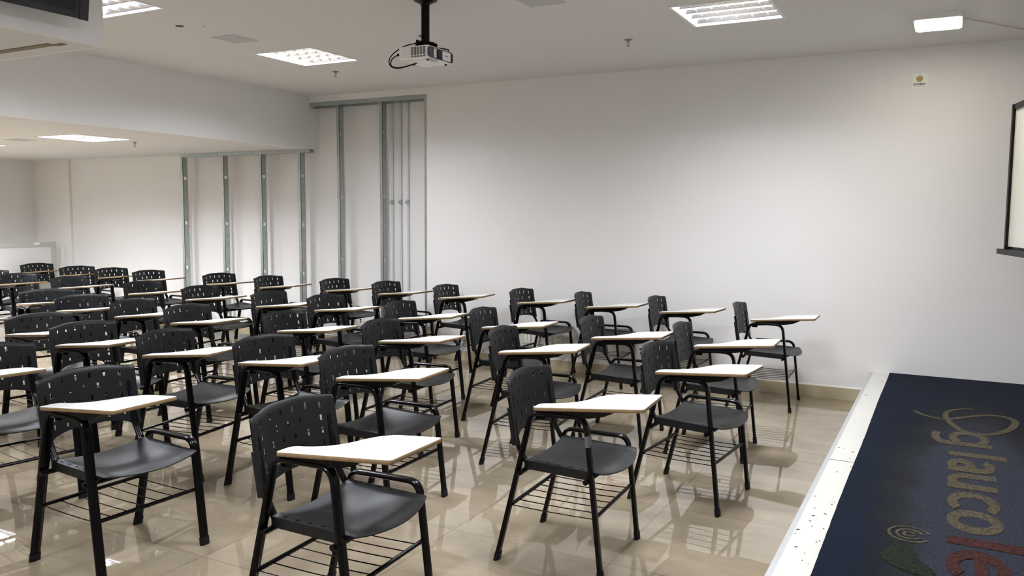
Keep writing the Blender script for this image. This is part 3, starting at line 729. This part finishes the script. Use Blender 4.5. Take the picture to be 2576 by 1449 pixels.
b.build('cable_plug', M_RUBBER, pr, 40)

# ------------------------------------------------------------------ television on the dropped box
tv = thing('television', 'black television hanging on the white box at the top left corner', 'television', (XBULK+0.095, -0.157, 2.319))
tilt = Matrix.Rotation(math.radians(8), 4, 'Y')
def tvb(x0, x1, y0, y1, z0, z1, name, m):
    b = MB(); b.box(x0, x1, y0, y1, z0, z1); b.v = [tuple(tilt @ Vector(v_)) for v_ in b.v]; return b.build(name, m, tv)
tvb(-0.035, 0.0, -0.93, -0.055, 0.0, 0.52, 'casing', M_TV)
tvb(-0.002, 0.004, -0.93, -0.040, -0.004, 0.53, 'bezel', M_TV)
tvb(0.0035, 0.0045, -0.91, -0.060, 0.022, 0.51, 'screen', M_LENS)
tvb(-0.003, 0.006, -0.045, -0.005, -0.006, 0.53, 'corner_cap', M_TV)
tvb(-0.093, -0.030, -0.60, -0.40, 0.12, 0.40, 'wall_bracket', M_STEEL)
me = text_mesh('Philco', 0.014, 0.0006, 'brand_lettering', M_LETTER)
t = bpy.data.objects.new('brand_lettering', me); C.objects.link(t); t.parent = tv; t.location = (0.0064, -0.330, 0.014); t.rotation_euler = (PI/2, 0, PI/2)
b = MB()

# ------------------------------------------------------------------ bare stud frames
def stud(x, z0, z1, label, wd=0.038, dp=0.076):
    o = thing('metal_stud', label, 'metal stud', (x, YW, 0), group='galvanised studs')
    b = MB(); b.box(0, wd, 0.0, 0.0012, z0, z1); b.box(0, wd, dp-0.0012, dp, z0, z1)
    b.box(wd-0.0012, wd, 0.0012, 0.006, z0, z1)
    b.box(0.0, 0.005, 0.0012, 0.009, z0, z1)
    # web with punched holes
    hz = [z0 + (z1-z0)*k for k in (0.10, 0.36, 0.62, 0.88)]; zs = sorted([z0, z1] + [h+d_ for h in hz for d_ in (-0.019, 0.019)])
    for i_ in range(len(zs)-1):
        mid = (zs[i_]+zs[i_+1])/2
        if any(abs(mid-h) < 0.018 for h in hz):
            b.box(wd-0.0014, wd, 0.0, 0.018, zs[i_], zs[i_+1]); b.box(wd-0.0014, wd, dp-0.018, dp, zs[i_], zs[i_+1])
        else: b.box(wd-0.0014, wd, 0.0, dp, zs[i_], zs[i_+1])
    b.build('stud_profile', M_GALV, o)
    return o
for x, lab in ((-5.735, 'leftmost'), (-5.02, 'second from the left'), (-4.395, 'third from the left'), (-3.790, 'rightmost')):
    stud(x, 0.042, 2.20, 'galvanised steel stud of the shorter left frame, %s of its four' % lab)
for x, lab in ((-3.216, 'left one'), (-2.626, 'middle one, left of the white pipes')):
    stud(x, 0.042, 2.71, 'galvanised steel stud of the tall frame, %s' % lab)
def track(name, boxes, label):
    b = MB()
    for bx in boxes: b.box(*bx)
    tag(b.build(name, M_GALV), label, 'metal track', 'galvanised tracks')
track('metal_track', [(-5.735, -3.61, YW-0.002, YW-0.0005, 2.20, Z2-0.001), (-5.735, -3.61, YW-0.0005, YW+0.064, Z2-0.003, Z2-0.001), (-5.735, -3.61, YW+0.063, YW+0.065, 2.20, Z2-0.001)], 'galvanised top track of the shorter left stud frame under the low ceiling')
track('metal_track', [(-3.60, XSTUD-0.001, YW-0.002, YW-0.0005, 2.705, 2.75), (-3.60, XSTUD-0.001, YW-0.0005, YW+0.064, 2.748, 2.75), (-3.60, XSTUD-0.001, YW+0.063, YW+0.065, 2.690, 2.75)], 'galvanised top track of the tall stud frame beside the white wall')
track('metal_track', [(-5.735, -3.61, YW-0.002, YW-0.0005, 0.001, 0.042), (-5.735, -3.61, YW-0.0005, YW+0.064, 0.001, 0.003)], 'galvanised floor track of the shorter left stud frame')
track('metal_track', [(-3.60, XSTUD-0.001, YW-0.002, YW-0.0005, 0.001, 0.042), (-3.60, XSTUD-0.001, YW-0.0005, YW+0.064, 0.001, 0.003)], 'galvanised floor track of the tall stud frame')
b = MB(); b.box(XSTUD-0.012, XSTUD+0.014, YW-0.0025, YW-0.0005, 0.0, 2.752); b.box(XSTUD-0.012, XSTUD-0.010, YW-0.0005, YW+0.064, 0.0, 2.752)
tag(b.build('metal_corner_strip', M_GALV), 'narrow vertical steel strip closing the tall frame against the white wall', 'metal strip')
for x, lab in ((-2.555, 'left'), (-2.445, 'middle'), (-2.350, 'right')):
    o = thing('vertical_pipe', 'white vertical pipe inside the tall stud frame, %s of the three' % lab, 'pipe', (x, YR-0.018, 0), group='white vertical pipes')
    MB().tube([(0, 0, 0.10), (0, 0, Z1-0.001)], 0.0125, n=14, side=Vector((1,0,0))).build('pipe', M_PIPE, o, 60)
    b = MB(); b.tube([(0, 0, 1.61), (0, 0, 1.665)], 0.0165, n=14, side=Vector((1,0,0)), mi=0); b.box(-0.024, 0.010, -0.020, -0.008, 1.625, 1.652)
    b.build('pipe_clip', M_PVCG, o, 40)

# ------------------------------------------------------------------ outlets
def outlet(x, z, wd, ht, y, kind, label):
    o = thing('wall_outlet', label, 'power outlet', (x, y, z), group='outlets low on the wall')
    b = MB(); b.prism(round_poly([(-wd/2, -ht/2), (wd/2, -ht/2), (wd/2, ht/2), (-wd/2, ht/2)], [0.004]*4), -0.009, 0.0, fn=lambda a, b_, c_: (a, c_, b_)); b.build('cover_plate', M_WHITEP, o, 40)
    b = MB()
    if kind == 3:
        for dz in (-0.02, 0, 0.02): b.box(-0.004, 0.004, -0.0098, -0.0085, dz-0.004, dz+0.004)
    elif kind == 2:
        for dz in (-0.021, 0.021):
            for dx in (-0.010, 0.0, 0.010): b.box(dx-0.0028, dx+0.0028, -0.0098, -0.0085, dz-0.003, dz+0.003)
    elif kind == 1:
        b.box(-0.012, 0.012, -0.0098, -0.0085, 0.004, 0.024); b.box(-0.0025, 0.0025, -0.0098, -0.0085, -0.028, -0.023)
    else:
        b.box(-0.012, 0.012, -0.0098, -0.0085, -0.018, -0.002); b.box(-0.012, 0.012, -0.0098, -0.0085, 0.004, 0.022)
    b.build('socket_holes', M_INK, o)
outlet(-0.815, 0.300, 0.072, 0.116, YW, 3, 'white outlet plate with three round holes low on the wall')
outlet(-0.672, 0.300, 0.072, 0.116, YW, 1, 'white socket plate second from the left in the outlet group on the wall')
outlet(-0.578, 0.300, 0.072, 0.116, YW, 2, 'white double outlet third in the outlet group on the wall')
outlet(-0.478, 0.300, 0.072, 0.116, YW, 2, 'white double outlet rightmost in the group of four on the wall')
outlet(0.365, 0.262, 0.075, 0.075, YW, 1, 'white outlet alone on the wall, right of the group of four')
outlet(-3.147, 0.300, 0.075, 0.115, YR, 4, 'white outlet with dark openings behind the tall studs, left one')
outlet(-3.020, 0.300, 0.085, 0.130, YR, 4, 'white outlet with dark openings behind the tall studs, right one')

# ------------------------------------------------------------------ smiley sticker
sg = thing('smile_sticker', 'white paper sticker with yellow smiley and the word SORRIA high on the wall', 'sticker', (2.578, YW, 2.565))
def wall_poly(poly, d0, d1): 
    b = MB(); b.prism(poly, -d1, -d0, fn=lambda a, b_, c_: (a, c_, b_)); return b
wall_poly([(-0.052, -0.055), (-0.02, -0.056), (0.040, -0.054), (0.042, -0.045), (0.052, -0.036), (0.051, -0.008), (0.046, 0.0), (0.051, 0.012), (0.052, 0.046), (0.044, 0.052), (-0.028, 0.055), (-0.05, 0.056)], 0.0003, 0.0012).build('paper', M_STICK, sg)
circ = lambda cx, cz, r, n=28: [(cx+r*math.cos(2*PI*k/n), cz+r*math.sin(2*PI*k/n)) for k in range(n)]
wall_poly(circ(-0.002, 0.016, 0.0225), 0.0012, 0.0016).build('face_outline', M_INK, sg)
wall_poly(circ(-0.002, 0.016, 0.0195), 0.0016, 0.0019).build('face', M_YEL, sg)
for dx in (-0.0065, 0.0065): wall_poly(circ(-0.003+dx, 0.0225, 0.0026, 12), 0.0019, 0.0022).build('eye', M_INK, sg)
o_ = [( -0.003+0.0115*math.cos(math.radians(a)), 0.0165+0.0115*math.sin(math.radians(a))) for a in range(200, 341, 10)]
i__ = [( -0.003+0.0088*math.cos(math.radians(a)), 0.0165+0.0085*math.sin(math.radians(a))) for a in range(340, 199, -10)]
wall_poly(o_+i__, 0.0019, 0.0022).build('mouth', M_INK, sg)
me = text_mesh('SORRIA', 0.0225, 0.0002, 'lettering', M_INK, bold=0.0007)
t = bpy.data.objects.new('lettering', me); C.objects.link(t); t.parent = sg; t.location = (-0.003, -0.0016, -0.026); t.rotation_euler = (PI/2, 0, 0); t.scale = (1.12, 1.0, 1)
me = text_mesh('você está sendo filmado', 0.0085, 0.0002, 'small_lettering', M_INKG)
t = bpy.data.objects.new('small_lettering', me); C.objects.link(t); t.parent = sg; t.location = (-0.004, -0.0016, -0.043); t.rotation_euler = (PI/2, 0, 0)

# ------------------------------------------------------------------ boards
ang = math.radians(-(10.8))     # board turned a little out of the front wall
bo = thing('classroom_board', 'white board with black frame and tray at the right edge of the photo', 'board', (3.205, 4.28, 0))
far_dir = Vector((-math.sin(math.radians(10.8)), math.cos(math.radians(10.8)), 0)); nd = -far_dir; nm = Vector((-nd.y, nd.x, 0)) * -1
if nm.x > 0: nm = -nm
UZ = Vector((0, 0, 1)); BL = 1.50
def bb(u0, u1, d0, d1, z0, z1, name, m, mbx=None):
    b = mbx or MB(); c_ = nd*((u0+u1)/2) + nm*((d0+d1)/2) + UZ*((z0+z1)/2)
    b.obox(c_, nd, nm, UZ, abs(u1-u0)/2, abs(d1-d0)/2, abs(z1-z0)/2); return b.build(name, m, bo) if name else b
ZB0, ZB1 = 1.292, 2.292
bb(0.0, BL, -0.012, 0.0, ZB0, ZB1, 'backing', M_BFRAME)
bb(0.03, BL-0.03, 0.0, 0.004, ZB0+0.02, ZB1-0.03, 'writing_surface', M_BOARD)
fr = MB(); bb(0.0, 0.034, 0.0, 0.028, ZB0, ZB1, None, None, fr); bb(BL-0.034, BL, 0.0, 0.022, ZB0, ZB1, None, None, fr); bb(0.034, BL-0.034, 0.0, 0.022, ZB1-0.034, ZB1, None, None, fr)
fr.build('frame', M_BFRAME, bo)
bb(0.034, 0.048, 0.0, 0.010, ZB0+0.02, ZB1-0.034, 'inner_trim', M_BINNER)
tr = MB(); bb(-0.09, BL, -0.004, 0.05, ZB0-0.036, ZB0+0.0, None, None, tr); tr.build('tray', M_BFRAME, bo)
for u in (0.35, 1.3):
    L0 = nd*u; pw = bo.location + L0; dist = (XF - pw.x)
    b = MB(); b.box(pw.x-bo.location.x, pw.x-bo.location.x+dist, L0.y-0.02, L0.y+0.02, 1.7, 1.76); b.build('wall_bracket', M_STEEL, bo)

wb = thing('leaning_whiteboard', 'whiteboard in a worn grey frame standing behind the last chairs at the left', 'whiteboard', (-8.30, 0, 0))
Y0, Y1, ZT = 2.6, 4.735, 1.087
b = MB(); b.box(-0.030, -0.008, Y0, Y1, 0.0, ZT-0.004); b.build('board_panel', M_WBS, wb)
b = MB(); b.box(-0.034, 0.0, Y1-0.075, Y1, 0.0, ZT); b.box(-0.034, 0.0, Y0, Y0+0.06, 0.0, ZT); b.box(-0.034, 0.0, Y0+0.06, Y1-0.075, ZT-0.062, ZT); b.box(-0.034, 0.0, Y0+0.06, Y1-0.075, 0.0, 0.05)
b.build('frame', M_WBF, wb)
b = MB(); b.box(0.0, 0.0008, 4.42, 4.50, ZT-0.035, ZT-0.003); b.build('peeled_patch', M_CAULK, wb)['label'] = 'white peeled patch on the frame'

# a little grit on the floor
rs = random.Random(11); b = MB()
for k in range(60):
    x = rs.uniform(-1.5, 2.28); y = rs.uniform(-0.8, 4.6); s_ = rs.uniform(0.002, 0.006); a = rs.uniform(0, PI)
    ax = Vector((math.cos(a), math.sin(a), 0)); ay = Vector((-ax.y, ax.x, 0)); b.obox((x, y, 0.0006), ax, ay, UZ, s_, s_*rs.uniform(0.2, 0.6), 0.0006)
tag(b.build('floor_grit', M_DIRT), 'tiny dark crumbs scattered over the beige floor', 'grit', kind='stuff')
